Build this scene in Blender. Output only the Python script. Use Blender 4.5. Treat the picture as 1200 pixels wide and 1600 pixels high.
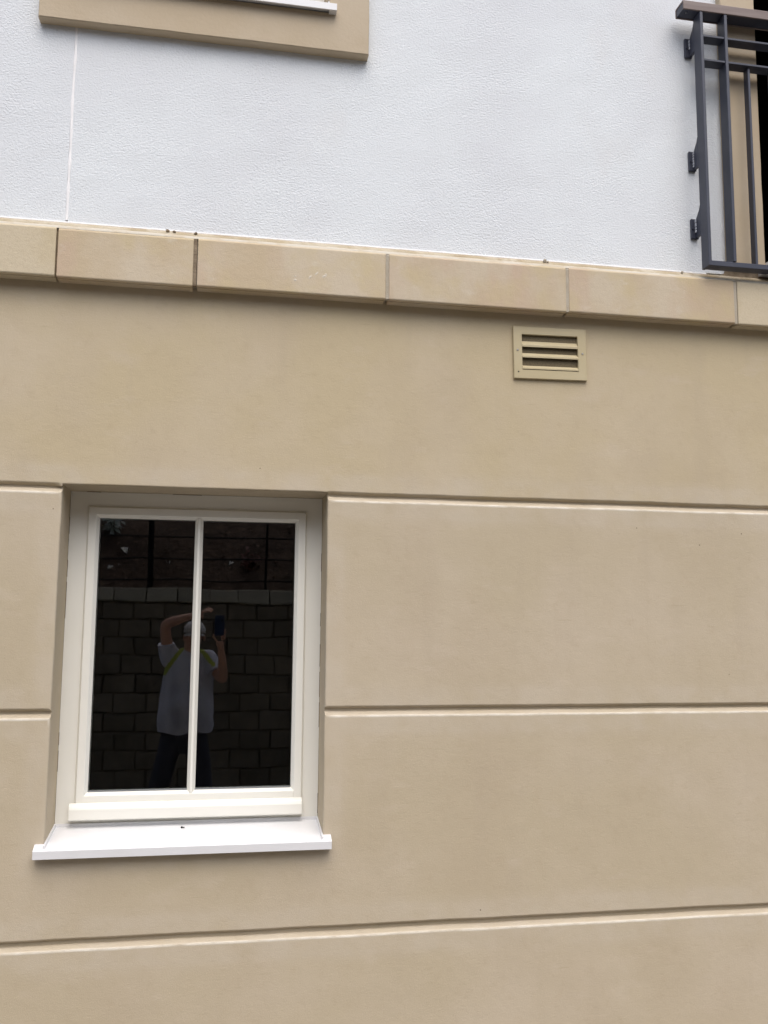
import bpy, bmesh, math, random
from mathutils import Vector, Matrix, noise

random.seed(7)
S = bpy.context.scene
for o in list(bpy.data.objects):
    bpy.data.objects.remove(o)

# ------------------------------------------------------------------ camera
H = 1.72                                   # height of the lens above the path
CAM = Vector((0.0, -3.4, H))
PITCH, YAW, ROLL = math.radians(6.9), math.radians(10.07), math.radians(0.43)
fwd = Vector((math.sin(YAW) * math.cos(PITCH), math.cos(YAW) * math.cos(PITCH), math.sin(PITCH)))
rt = Vector((math.cos(YAW), -math.sin(YAW), 0))
up = rt.cross(fwd)
r2 = rt * math.cos(ROLL) + up * math.sin(ROLL)
u2 = up * math.cos(ROLL) - rt * math.sin(ROLL)
cam = bpy.data.cameras.new('camera')
camo = bpy.data.objects.new('camera', cam)
S.collection.objects.link(camo)
M = Matrix((r2, u2, -fwd)).transposed().to_4x4()
M.translation = CAM
camo.matrix_world = M
cam.sensor_width = 36
cam.lens = 1408 / 1600 * 36
cam.clip_start = 0.02
cam.clip_end = 5000
S.camera = camo

# ------------------------------------------------------------------ light
SUN_EL, SUN_AZ = math.radians(60), math.radians(5)      # azimuth: to the left of straight in front of the wall
w = bpy.data.worlds.new('World')
S.world = w
w.use_nodes = True
nt = w.node_tree
bg = nt.nodes['Background']
sky = nt.nodes.new('ShaderNodeTexSky')
sky.sky_type = 'NISHITA'
sky.sun_disc = False
sky.sun_elevation = SUN_EL
sky.sun_rotation = math.pi - SUN_AZ
sky.dust_density = 4.0
sky.air_density = 1.0
hs = nt.nodes.new('ShaderNodeHueSaturation')
hs.inputs['Saturation'].default_value = 0.72
nt.links.new(sky.outputs[0], hs.inputs['Color'])
nt.links.new(hs.outputs[0], bg.inputs['Color'])
bg.inputs['Strength'].default_value = 0.15
sl = bpy.data.lights.new('sun', 'SUN')
sl.energy = 1.2
sl.angle = math.radians(60)
sl.color = (1.0, 0.99, 0.975)
so = bpy.data.objects.new('sun', sl)
S.collection.objects.link(so)
sdir = Vector((math.sin(SUN_AZ) * math.cos(SUN_EL), -math.cos(SUN_AZ) * math.cos(SUN_EL), math.sin(SUN_EL)))
so.rotation_euler = sdir.to_track_quat('Z', 'Y').to_euler()
so.location = (0, -10, 12)
S.view_settings.view_transform = 'Standard'
S.view_settings.look = 'None'
S.view_settings.exposure = 0.58
S.view_settings.gamma = 1.0
S.view_settings.use_curve_mapping = False
try:
    S.cycles.max_bounces = 10
    S.cycles.transmission_bounces = 8
except Exception:
    pass

# ------------------------------------------------------------------ helpers
C = S.collection


def thing(name, label, cat, loc=(0, 0, 0), group=None):
    o = bpy.data.objects.new(name, None)
    C.objects.link(o)
    o.empty_display_size = 0.1
    o.location = loc
    o['label'] = label
    o['category'] = cat
    if group:
        o['group'] = group
    return o


def wloc(o):
    v = Vector((0, 0, 0))
    while o is not None:
        v += Vector(o.location)
        o = o.parent
    return v


def link(name, me, parent=None, loc=(0, 0, 0)):
    o = bpy.data.objects.new(name, me)
    C.objects.link(o)
    o.parent = parent
    o.location = loc
    return o


def obj(name, bm, mat, parent=None, smooth=False, angle=None):
    """one mesh object; the bmesh is in world coordinates"""
    if parent is not None:
        bmesh.ops.translate(bm, verts=bm.verts, vec=-wloc(parent))
    me = bpy.data.meshes.new(name)
    bm.to_mesh(me)
    bm.free()
    for m in (mat if isinstance(mat, (list, tuple)) else [mat]):
        me.materials.append(m)
    if smooth:
        for p in me.polygons:
            p.use_smooth = True
        if angle:
            me.set_sharp_from_angle(angle=math.radians(angle))
    return link(name, me, parent)


def struct(o):
    o['kind'] = 'structure'
    return o


def merge(bm, b2):
    me = bpy.data.meshes.new('tmp')
    b2.to_mesh(me)
    b2.free()
    bm.from_mesh(me)
    bpy.data.meshes.remove(me)
    return bm


def box(bm, x0, x1, y0, y1, z0, z1, bev=0.0, seg=2, rot=None):
    b = bmesh.new()
    bmesh.ops.create_cube(b, size=1)
    for v in b.verts:
        v.co = Vector(((x0 + x1) / 2 + v.co.x * (x1 - x0), (y0 + y1) / 2 + v.co.y * (y1 - y0), (z0 + z1) / 2 + v.co.z * (z1 - z0)))
    if bev:
        bmesh.ops.bevel(b, geom=list(b.edges), offset=bev, segments=seg, affect='EDGES', profile=0.5)
    if rot:
        c = Vector(((x0 + x1) / 2, (y0 + y1) / 2, (z0 + z1) / 2))
        bmesh.ops.rotate(b, verts=b.verts, cent=c, matrix=rot)
    return merge(bm, b)


def prism(bm, prof, axis, a0, a1, bev=0.0, seg=1):
    """closed profile swept along an axis. axis X: prof=(y,z); axis Y: prof=(x,z)"""
    b = bmesh.new()
    n = len(prof)
    rings = []
    for a in (a0, a1):
        rings.append([b.verts.new((a, p[0], p[1]) if axis == 'X' else (p[0], a, p[1]) if axis == 'Y' else (p[0], p[1], a)) for p in prof])
    for i in range(n):
        b.faces.new((rings[0][i], rings[0][(i + 1) % n], rings[1][(i + 1) % n], rings[1][i]))
    b.faces.new(rings[0])
    b.faces.new(rings[1])
    bmesh.ops.recalc_face_normals(b, faces=b.faces)
    if bev:
        bmesh.ops.bevel(b, geom=list(b.edges), offset=bev, segments=seg, affect='EDGES', profile=0.5)
    return merge(bm, b)


def cyl(bm, p0, p1, r0, r1=None, n=12):
    p0, p1 = Vector(p0), Vector(p1)
    r1 = r0 if r1 is None else r1
    d = p1 - p0
    b = bmesh.new()
    bmesh.ops.create_cone(b, cap_ends=True, segments=n, radius1=r0, radius2=r1, depth=d.length)
    q = d.to_track_quat('Z', 'Y').to_matrix().to_4x4()
    q.translation = (p0 + p1) / 2
    bmesh.ops.transform(b, verts=b.verts, matrix=q)
    return merge(bm, b)


def holed(bm, x0, x1, z0, z1, y0, y1, holes, step=None, wob=0.0):
    """slab in the XZ plane, y0 (front) to y1, with rectangular holes and their reveals"""
    xs = sorted({x0, x1, *[h[0] for h in holes], *[h[1] for h in holes]})
    zs = sorted({z0, z1, *[h[2] for h in holes], *[h[3] for h in holes]})
    xs = [x for x in xs if x0 <= x <= x1]
    zs = [z for z in zs if z0 <= z <= z1]
    if step:
        def sub(a):
            r = []
            for p, q in zip(a, a[1:]):
                n = max(1, round((q - p) / step))
                r += [p + (q - p) * k / n for k in range(n)]
            return r + [a[-1]]
        xs, zs = sub(xs), sub(zs)

    def solid(i, j):
        if i < 0 or j < 0 or i >= len(xs) - 1 or j >= len(zs) - 1:
            return False
        cx, cz = (xs[i] + xs[i + 1]) / 2, (zs[j] + zs[j + 1]) / 2
        return not any(h[0] < cx < h[1] and h[2] < cz < h[3] for h in holes)
    cache = {}

    def V(i, j, k):
        if (i, j, k) not in cache:
            x, z, y = xs[i], zs[j], (y0, y1)[k]
            if wob and k == 0:
                n = noise.noise(Vector((x * 9, 3.3, z * 9)))
                m = noise.noise(Vector((x * 25, 7.3, z * 25)))
                y += n * wob * 0.5
                z += (n + m) * wob * 0.5
                x += m * wob * 0.4
            cache[(i, j, k)] = bm.verts.new((x, y, z))
        return cache[(i, j, k)]
    for i in range(len(xs) - 1):
        for j in range(len(zs) - 1):
            if not solid(i, j):
                continue
            bm.faces.new((V(i, j, 0), V(i + 1, j, 0), V(i + 1, j + 1, 0), V(i, j + 1, 0)))
            bm.faces.new((V(i, j, 1), V(i, j + 1, 1), V(i + 1, j + 1, 1), V(i + 1, j, 1)))
            for di, dj, a, b in ((-1, 0, (i, j), (i, j + 1)), (1, 0, (i + 1, j + 1), (i + 1, j)), (0, -1, (i + 1, j), (i, j)), (0, 1, (i, j + 1), (i + 1, j + 1))):
                if not solid(i + di, j + dj):
                    bm.faces.new((V(*a, 0), V(*b, 0), V(*b, 1), V(*a, 1)))
    bmesh.ops.recalc_face_normals(bm, faces=bm.faces)
    return bm


def leafquad(bm, p, n, size, ang, w=0.5, fold=0.15):
    """one small folded leaf"""
    n = Vector(n).normalized()
    t = n.orthogonal().normalized()
    t = Matrix.Rotation(ang, 3, n) @ t
    s = n.cross(t)
    p = Vector(p)
    a = bm.verts.new(p)
    b = bm.verts.new(p + t * size * 0.5 + s * size * w * 0.5 + n * size * fold)
    c = bm.verts.new(p + t * size)
    d = bm.verts.new(p + t * size * 0.5 - s * size * w * 0.5 + n * size * fold)
    m = bm.verts.new(p + t * size * 0.5)
    bm.faces.new((a, m, b))
    bm.faces.new((m, c, b))
    bm.faces.new((a, d, m))
    bm.faces.new((m, d, c))


# ------------------------------------------------------------------ materials
def mat(name, base, rough=0.8, var=None, layers=(), bumps=(), spec=0.4, metal=0.0, edge=None, speck=None, lip=None, rnd=0.0):
    """base colour, mottled by noise layers (colour, scale, low, high, amount, stretch); bumps (scale, distance, detail, stretch)"""
    m = bpy.data.materials.new(name)
    m.use_nodes = True
    t = m.node_tree
    N, L = t.nodes, t.links
    b = N['Principled BSDF']
    b.inputs['Roughness'].default_value = rough
    b.inputs['Specular IOR Level'].default_value = spec
    b.inputs['Metallic'].default_value = metal
    tc = N.new('ShaderNodeTexCoord')
    col = N.new('ShaderNodeRGB')
    col.outputs[0].default_value = (*base, 1)
    out = col.outputs[0]

    vec = tc.outputs['Object']
    if rnd:                                  # alike pieces each get their own patch of the pattern and a slightly different tone
        oi = N.new('ShaderNodeObjectInfo')
        sc = N.new('ShaderNodeMath')
        sc.operation = 'MULTIPLY'
        sc.inputs[1].default_value = 83.0
        L.new(oi.outputs['Random'], sc.inputs[0])
        ad = N.new('ShaderNodeVectorMath')
        ad.operation = 'ADD'
        L.new(vec, ad.inputs[0])
        L.new(sc.outputs[0], ad.inputs[1])
        vec = ad.outputs[0]

    def nz(scale, detail=4, stretch=(1, 1, 1), off=(0, 0, 0), rg=0.55):
        mp = N.new('ShaderNodeMapping')
        mp.inputs['Scale'].default_value = stretch
        mp.inputs['Location'].default_value = off
        L.new(vec, mp.inputs['Vector'])
        n = N.new('ShaderNodeTexNoise')
        n.inputs['Scale'].default_value = scale
        n.inputs['Detail'].default_value = detail
        n.inputs['Roughness'].default_value = rg
        L.new(mp.outputs[0], n.inputs['Vector'])
        return n.outputs['Fac']

    def ramp(fac, lo, hi, amt):
        r = N.new('ShaderNodeMapRange')
        r.inputs['From Min'].default_value = lo
        r.inputs['From Max'].default_value = hi
        r.inputs['To Max'].default_value = amt
        L.new(fac, r.inputs['Value'])
        return r.outputs[0]

    def mixc(f, c1, c2):
        x = N.new('ShaderNodeMix')
        x.data_type = 'RGBA'
        L.new(f, x.inputs[0])
        L.new(c1, x.inputs[6])
        x.inputs[7].default_value = (*c2, 1)
        return x.outputs[2]
    for i, (c, scale, lo, hi, amt, st) in enumerate(layers):
        out = mixc(ramp(nz(scale, 5, st, (3.1 * i, 1.7 * i, 0.9 * i)), lo, hi, amt), out, c)
    if edge:
        c, amt = edge
        at = N.new('ShaderNodeAttribute')
        at.attribute_name = 'edge'
        mu = N.new('ShaderNodeMath')
        mu.operation = 'MULTIPLY'
        L.new(at.outputs['Fac'], mu.inputs[0])
        L.new(ramp(nz(7, 5, (1, 1, 1), (9, 2, 5)), 0.32, 0.62, amt), mu.inputs[1])
        out = mixc(mu.outputs[0], out, c)
    if lip:  # highlight on the up-facing groove lips, painted in as a paler colour
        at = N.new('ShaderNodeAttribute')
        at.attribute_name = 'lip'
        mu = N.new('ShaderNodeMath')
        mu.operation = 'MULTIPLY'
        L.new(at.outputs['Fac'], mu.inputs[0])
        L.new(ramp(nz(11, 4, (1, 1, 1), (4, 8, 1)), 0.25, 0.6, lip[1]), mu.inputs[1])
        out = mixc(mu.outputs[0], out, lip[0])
    if speck:
        c, scale, thr = speck
        v = N.new('ShaderNodeTexVoronoi')
        v.inputs['Scale'].default_value = scale
        L.new(tc.outputs['Object'], v.inputs['Vector'])
        r = N.new('ShaderNodeMapRange')
        r.inputs['From Min'].default_value = thr
        r.inputs['From Max'].default_value = thr * 0.5
        L.new(v.outputs['Distance'], r.inputs['Value'])
        out = mixc(r.outputs[0], out, c)
    if rnd:
        hv = N.new('ShaderNodeHueSaturation')
        mr = N.new('ShaderNodeMapRange')
        mr.inputs['To Min'].default_value = 1 - rnd
        mr.inputs['To Max'].default_value = 1 + rnd
        L.new(oi.outputs['Random'], mr.inputs['Value'])
        L.new(mr.outputs[0], hv.inputs['Value'])
        L.new(out, hv.inputs['Color'])
        out = hv.outputs[0]
    L.new(out, b.inputs['Base Color'])
    prev = None
    for scale, dist, detail, st in bumps:
        bp = N.new('ShaderNodeBump')
        bp.inputs['Strength'].default_value = 1.0
        bp.inputs['Distance'].default_value = dist
        L.new(nz(scale, detail, st), bp.inputs['Height'])
        if prev:
            L.new(prev, bp.inputs['Normal'])
        prev = bp.outputs[0]
    if prev:
        L.new(prev, b.inputs['Normal'])
    return m


ONE = (1, 1, 1)
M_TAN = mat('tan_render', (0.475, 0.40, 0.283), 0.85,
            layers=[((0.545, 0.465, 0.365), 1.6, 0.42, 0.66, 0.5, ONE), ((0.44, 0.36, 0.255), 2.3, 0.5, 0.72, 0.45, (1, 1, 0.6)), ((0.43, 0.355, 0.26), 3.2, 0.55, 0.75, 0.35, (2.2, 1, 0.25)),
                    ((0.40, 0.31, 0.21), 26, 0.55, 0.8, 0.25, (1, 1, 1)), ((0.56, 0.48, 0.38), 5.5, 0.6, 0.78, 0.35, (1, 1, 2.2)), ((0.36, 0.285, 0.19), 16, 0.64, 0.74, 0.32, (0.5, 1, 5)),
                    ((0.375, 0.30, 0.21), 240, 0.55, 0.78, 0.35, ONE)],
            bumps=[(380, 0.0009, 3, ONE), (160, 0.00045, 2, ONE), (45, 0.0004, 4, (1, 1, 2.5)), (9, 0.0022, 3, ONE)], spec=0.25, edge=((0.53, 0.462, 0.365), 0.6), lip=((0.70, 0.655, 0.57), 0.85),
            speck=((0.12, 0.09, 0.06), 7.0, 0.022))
M_TAN2 = M_TAN.copy()
for n in M_TAN2.node_tree.nodes:
    if n.type == 'RGB':
        n.outputs[0].default_value = (0.495, 0.412, 0.272, 1)
M_TRIM = mat('trim_render', (0.475, 0.388, 0.275), 0.85,
             layers=[((0.53, 0.45, 0.345), 3, 0.45, 0.7, 0.5, ONE), ((0.41, 0.32, 0.21), 9, 0.55, 0.75, 0.3, ONE)],
             bumps=[(420, 0.0005, 3, ONE), (70, 0.001, 4, ONE)], spec=0.25)
M_WHITE = mat('white_roughcast', (0.705, 0.735, 0.755), 0.9,
              layers=[((0.635, 0.645, 0.675), 1.2, 0.42, 0.66, 0.6, ONE), ((0.655, 0.64, 0.63), 3.2, 0.58, 0.75, 0.35, (1, 1, 0.5)),
                      ((0.64, 0.655, 0.675), 60, 0.5, 0.75, 0.35, ONE)],
              bumps=[(108, 0.0036, 2, (1, 1, 1.15)), (175, 0.0015, 1, ONE)], spec=0.2)
nt_ = M_WHITE.node_tree              # the roughcast is thrown on by hand: its relief varies over the wall
nn = nt_.nodes.new('ShaderNodeTexNoise')
nn.inputs['Scale'].default_value = 2.6
nn.inputs['Detail'].default_value = 4
tcn = nt_.nodes.new('ShaderNodeTexCoord')
nt_.links.new(tcn.outputs['Object'], nn.inputs['Vector'])
mrn = nt_.nodes.new('ShaderNodeMapRange')
mrn.inputs['From Min'].default_value = 0.35
mrn.inputs['From Max'].default_value = 0.65
mrn.inputs['To Min'].default_value = 0.0011
mrn.inputs['To Max'].default_value = 0.0031
nt_.links.new(nn.outputs['Fac'], mrn.inputs['Value'])
nt_.links.new(mrn.outputs[0], [n for n in nt_.nodes if n.type == 'BUMP'][0].inputs['Distance'])
M_BLOCK = mat('course_stone', (0.495, 0.40, 0.272), 0.8,
              layers=[((0.55, 0.475, 0.365), 3.0, 0.45, 0.60, 0.75, (1, 1, 0.6)), ((0.50, 0.375, 0.275), 3.4, 0.5, 0.64, 0.75, (1, 1, 0.35)),
                      ((0.515, 0.425, 0.255), 6, 0.5, 0.66, 0.6, ONE), ((0.43, 0.335, 0.225), 150, 0.48, 0.75, 0.22, ONE), ((0.60, 0.54, 0.44), 11, 0.62, 0.75, 0.5, (1, 1, 1.5))],
              bumps=[(300, 0.0009, 3, ONE), (40, 0.0012, 3, ONE)], spec=0.3, rnd=0.03)
M_BLOCK2 = mat('course_stone_yellow', (0.515, 0.43, 0.285), 0.8,
               layers=[((0.56, 0.485, 0.36), 3.0, 0.42, 0.62, 0.7, ONE), ((0.49, 0.40, 0.235), 5, 0.5, 0.68, 0.6, (1, 1, 0.5)), ((0.44, 0.35, 0.23), 150, 0.48, 0.75, 0.4, ONE)],
               bumps=[(300, 0.0009, 3, ONE), (40, 0.0012, 3, ONE)], spec=0.3, rnd=0.03)
M_FILLET = mat('tan_fillet', (0.36, 0.295, 0.195), 0.85, layers=[((0.47, 0.42, 0.33), 9, 0.45, 0.62, 0.8, ONE), ((0.27, 0.205, 0.13), 17, 0.55, 0.7, 0.7, ONE)], bumps=[(120, 0.0015, 3, ONE)])
M_PALE = mat('pale_lime_edge', (0.50, 0.46, 0.385), 0.85, layers=[((0.45, 0.385, 0.285), 13, 0.48, 0.62, 0.9, ONE)], bumps=[(120, 0.001, 3, ONE)])
M_MORTAR = mat('grey_mortar', (0.40, 0.35, 0.275), 0.95, layers=[((0.46, 0.42, 0.35), 30, 0.4, 0.7, 0.8, ONE)], bumps=[(120, 0.002, 3, ONE)], spec=0.1)
M_MORTARB = mat('brown_mortar', (0.20, 0.155, 0.105), 0.95, layers=[((0.30, 0.24, 0.17), 30, 0.4, 0.7, 0.8, ONE)], bumps=[(90, 0.004, 3, ONE)], spec=0.1)
M_CREAM = mat('cream_bead', (0.66, 0.585, 0.46), 0.8, layers=[((0.50, 0.40, 0.27), 6, 0.5, 0.62, 0.8, (1, 1, 1)), ((0.78, 0.75, 0.70), 9, 0.5, 0.7, 0.7, ONE)], bumps=[(150, 0.001, 3, ONE)])
M_SMEAR = mat('pale_smear', (0.60, 0.54, 0.44), 0.85)
M_SEAL = mat('white_sealant', (0.84, 0.83, 0.83), 0.6, bumps=[(120, 0.001, 2, ONE)])
M_UPVC = mat('cream_window_plastic', (0.785, 0.772, 0.71), 0.35, layers=[((0.735, 0.718, 0.64), 4, 0.5, 0.75, 0.35, ONE)], spec=0.5)
M_SILL = mat('white_sill', (0.70, 0.70, 0.71), 0.32, layers=[((0.63, 0.625, 0.61), 9, 0.5, 0.75, 0.4, ONE)], spec=0.5, speck=((0.35, 0.32, 0.28), 22, 0.02))
M_GASK = mat('grey_gasket', (0.22, 0.23, 0.24), 0.5)
M_RAIL = mat('anthracite_paint', (0.034, 0.038, 0.058), 0.42, layers=[((0.055, 0.06, 0.083), 14, 0.5, 0.75, 0.5, ONE)], bumps=[(260, 0.0002, 2, ONE)], spec=0.5)
M_FENCE = mat('black_fence_paint', (0.008, 0.008, 0.009), 0.75, spec=0.15)
M_WOOD = mat('brown_handrail', (0.19, 0.145, 0.13), 0.55, layers=[((0.25, 0.205, 0.185), 22, 0.45, 0.7, 0.6, (0.15, 3, 3)), ((0.13, 0.095, 0.085), 60, 0.5, 0.7, 0.5, (0.06, 2, 2))], bumps=[(200, 0.0003, 2, (0.1, 1, 1))])
M_CHIP = mat('weld_marks', (0.55, 0.57, 0.62), 0.5)
M_VENT = mat('tan_vent_paint', (0.475, 0.40, 0.245), 0.4, layers=[((0.52, 0.45, 0.30), 12, 0.45, 0.7, 0.4, ONE)], spec=0.45)
M_VENTSHADE = mat('vent_cavity_shade', (0.15, 0.118, 0.066), 0.8, layers=[((0.085, 0.066, 0.04), 260, 0.45, 0.6, 0.8, ONE)])  # dark brown colour stands in for the shaded cavity behind the louvres
M_STEEL = mat('screw_steel', (0.55, 0.54, 0.52), 0.3, metal=1.0)
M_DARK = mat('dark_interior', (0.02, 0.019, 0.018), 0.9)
M_SPECK = mat('black_speck', (0.015, 0.014, 0.013), 0.7)
M_SPLIT = mat('split_block', (0.185, 0.16, 0.128), 0.92, layers=[((0.115, 0.095, 0.072), 3.5, 0.42, 0.66, 0.7, ONE), ((0.26, 0.215, 0.165), 14, 0.5, 0.75, 0.6, ONE)], bumps=[(45, 0.012, 4, ONE), (160, 0.003, 3, ONE)], spec=0.15, rnd=0.14)
M_JOINT = mat('dark_joint', (0.075, 0.062, 0.048), 0.95)
M_COPE = mat('coping', (0.22, 0.20, 0.158), 0.9, layers=[((0.15, 0.135, 0.105), 6, 0.45, 0.7, 0.6, ONE)], bumps=[(120, 0.002, 3, ONE)], spec=0.2, rnd=0.15)
M_SOIL = mat('bank_soil', (0.08, 0.053, 0.039), 0.97, layers=[((0.05, 0.034, 0.026), 3, 0.4, 0.62, 0.8, ONE), ((0.15, 0.105, 0.075), 11, 0.52, 0.72, 0.6, ONE)], bumps=[(14, 0.05, 5, ONE), (60, 0.015, 3, ONE)], spec=0.1)
M_LEAFB = mat('dead_leaf', (0.14, 0.085, 0.045), 0.8, layers=[((0.07, 0.045, 0.03), 8, 0.4, 0.65, 0.9, ONE)])
M_LEAFP = mat('pale_leaf', (0.52, 0.51, 0.47), 0.6)
M_LEAFG = mat('grey_leaf', (0.42, 0.45, 0.43), 0.4, layers=[((0.24, 0.29, 0.22), 12, 0.4, 0.65, 0.8, ONE)])
M_LEAFR = mat('red_leaf', (0.14, 0.04, 0.035), 0.6, layers=[((0.07, 0.05, 0.03), 12, 0.4, 0.65, 0.8, ONE)])
M_PATH = mat('path_concrete', (0.22, 0.205, 0.185), 0.9, layers=[((0.20, 0.19, 0.17), 2, 0.4, 0.65, 0.6, ONE), ((0.33, 0.31, 0.28), 12, 0.5, 0.7, 0.4, ONE)], bumps=[(90, 0.003, 3, ONE)])
M_GROUND = mat('ground', (0.09, 0.10, 0.05), 0.95, layers=[((0.06, 0.075, 0.03), 1, 0.4, 0.65, 0.8, ONE)], bumps=[(20, 0.03, 4, ONE)])
M_SKIN = mat('skin', (0.50, 0.29, 0.215), 0.5, layers=[((0.44, 0.22, 0.165), 12, 0.4, 0.7, 0.5, ONE)])
M_SHIRT = mat('pale_shirt', (0.48, 0.49, 0.59), 0.85, layers=[((0.25, 0.26, 0.34), 6, 0.45, 0.7, 0.7, (1, 1, 0.6))], bumps=[(9, 0.02, 3, (1, 1, 0.5))])
M_HIVIS = mat('yellow_trim', (0.30, 0.36, 0.05), 0.7)
M_JEANS = mat('dark_jeans', (0.035, 0.036, 0.055), 0.9, layers=[((0.06, 0.06, 0.085), 6, 0.5, 0.7, 0.6, ONE)], bumps=[(8, 0.02, 3, ONE)])
M_CAP = mat('white_cap', (0.55, 0.55, 0.57), 0.8, bumps=[(300, 0.001, 2, ONE)])
M_HAIR = mat('grey_hair', (0.16, 0.14, 0.12), 0.8)
M_SHOE = mat('black_shoe', (0.02, 0.02, 0.02), 0.5)
M_PHONE = mat('phone_case', (0.012, 0.03, 0.085), 0.3)
M_LENS = mat('lens_glass', (0.004, 0.004, 0.006), 0.05, spec=0.8)
M_EYEW = mat('eye_white', (0.75, 0.73, 0.70), 0.3)


def glass(name):
    m = bpy.data.materials.new(name)
    m.use_nodes = True
    b = m.node_tree.nodes['Principled BSDF']
    b.inputs['Base Color'].default_value = (0.8, 0.83, 0.82, 1)
    b.inputs['Roughness'].default_value = 0.0
    b.inputs['Transmission Weight'].default_value = 1.0
    b.inputs['IOR'].default_value = 1.72
    t = m.node_tree
    tc = t.nodes.new('ShaderNodeTexCoord')
    n = t.nodes.new('ShaderNodeTexNoise')
    n.inputs['Scale'].default_value = 3.5
    n.inputs['Detail'].default_value = 1.0
    bp = t.nodes.new('ShaderNodeBump')
    bp.inputs['Distance'].default_value = 0.0004
    t.links.new(tc.outputs['Object'], n.inputs['Vector'])
    t.links.new(n.outputs['Fac'], bp.inputs['Height'])
    t.links.new(bp.outputs[0], b.inputs['Normal'])
    return m


M_GLASS = glass('window_glass')


def Z(z):                       # heights measured from the lens
    return z + H


# ------------------------------------------------------------------ ground
bm = bmesh.new()
box(bm, -2500, 2500, -2500, 2500, -0.5, -0.008)
struct(obj('ground', bm, M_GROUND))
bm = bmesh.new()
box(bm, -14, 14, -5.42, 0.03, -0.3, 0.0)
struct(obj('path', bm, M_PATH))

# ------------------------------------------------------------------ building
X0, X1 = -4.2, 6.2
HEAD, TOPZ = Z(0.488), Z(5.3)
CB, CT = Z(1.247), Z(1.431)             # string course: bottom, top of its face
WX0, WX1 = -0.586, 0.386                # lower window opening
WS = Z(-0.79)
UX0, UX1 = -0.586, 0.356                # upper window opening
UDZ = 3.247
UW0, UW1 = WS + UDZ, HEAD + UDZ + 0.15
DX0, DX1, DZ0, DZ1 = 2.252, 3.452, Z(1.545), Z(3.72)   # balcony door opening

bld = thing('building', 'apartment building wall of tan rendered panels below a stone band and white roughcast above', 'building')

# lower wall: a core with the window opening; the rendered panels stand 22 mm proud of it, the gaps between them are the grooves
bm = bmesh.new()
holed(bm, X0, X1, -0.2, CB + 0.1, 0.0168, 0.30, [(WX0, WX1, WS - 0.02, HEAD)])
lower = obj('lower_wall', bm, M_TAN, bld)

PROF = {
    'up':   [(0.006, 0), (0.0015, 0), (-0.0025, 0.0014), (-0.006, 0.0055), (-0.013, 0.012), (-0.018, 0.019), (-0.018, 0.0225)],
    'down': [(0.012, 0), (0.003, 0), (0.0, 0.0015), (-0.003, 0.007), (-0.006, 0.013), (-0.009, 0.020), (-0.009, 0.0225)],
    'head': [(0.012, 0), (0.004, 0), (0.001, 0.001), (0.0, 0.004), (0.0, 0.010), (0.0, 0.018), (0.0, 0.0225)],
    'jamb': [(0.012, 0), (0.007, 0.0003), (0.004, 0.0012), (0.0014, 0.0034), (0.0, 0.007), (0.0, 0.018), (0.0, 0.0225)],
    'plain': [(0.0, 0)] * 6 + [(0.0, 0.0225)],
}
INSET = [(0.045, 0.9), (0.062, 0.35), (0.085, 0.0)]


def panel(edges):
    """edges in order round the outline: (orientation, coordinate, outward sign, profile)"""
    n = len(edges)
    base = []
    for i in range(n):
        a, b = edges[i], edges[(i + 1) % n]
        base.append((a[1], b[1]) if a[0] == 'V' else (b[1], a[1]))
    counts = [max(1, int(math.dist(base[i - 1], base[i]) / 0.03)) for i in range(n)]
    bm = bmesh.new()
    lay = bm.verts.layers.float.new('edge')
    lip_hl = bm.verts.layers.float.new('lip')
    loops = []

    def loop(offs, ys, att, lips=()):
        pts = []
        for i in range(n):
            a, b = edges[i], edges[(i + 1) % n]
            ca = a[1] - a[2] * offs[i]
            cb = b[1] - b[2] * offs[(i + 1) % n]
            pts.append((ca, cb) if a[0] == 'V' else (cb, ca))
        vs = []
        for i in range(n):
            p, q = pts[i - 1], pts[i]
            for k in range(counts[i]):
                t = k / counts[i]
                x, z = p[0] + (q[0] - p[0]) * t, p[1] + (q[1] - p[1]) * t
                f = 1.0
                dx = noise.noise(Vector((x * 7, 1.3, z * 7))) * 0.0010 + noise.noise(Vector((x * 28, 5.1, z * 28))) * 0.0006
                dz = noise.noise(Vector((x * 6, 9.3, z * 6))) * 0.0014 + noise.noise(Vector((x * 31, 2.1, z * 31))) * 0.0007
                y = ys[i] + (ys[i - 1] - ys[i]) * (1 - t) * 0
                v = bm.verts.new((x + dx * f, y, z + dz * f))
                v[lay] = att
                v[lip_hl] = 1.0 if i in lips else 0.0
                vs.append(v)
        loops.append(vs)
    for k in range(6, -1, -1):
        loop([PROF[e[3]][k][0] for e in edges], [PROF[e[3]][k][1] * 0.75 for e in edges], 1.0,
             [i for i, e in enumerate(edges) if e[3] == 'up'] if k in (1, 2) else ())  # only up-facing edges carry the painted highlight
    for d, att in INSET:
        loop([d + 0.012 if e[3] != 'plain' or True else 0 for e in edges], [0] * n, att)
    for A, B in zip(loops, loops[1:]):
        for i in range(len(A)):
            j = (i + 1) % len(A)
            bm.faces.new((A[i], A[j], B[j], B[i]))
    bm.faces.new(loops[-1])
    bmesh.ops.remove_doubles(bm, verts=bm.verts, dist=0.00002)
    bmesh.ops.triangulate(bm, faces=[f for f in bm.faces if len(f.verts) > 4])
    bmesh.ops.recalc_face_normals(bm, faces=bm.faces)
    if sum(f.normal.y * f.calc_area() for f in bm.faces) > 0:
        bmesh.ops.reverse_faces(bm, faces=bm.faces)
    return bm


G1U, G1L, G2U, G2L, G3U, G3L = Z(0.4905), Z(0.4545), Z(-0.317), Z(-0.354), Z(-1.096), Z(-1.1365)
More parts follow.
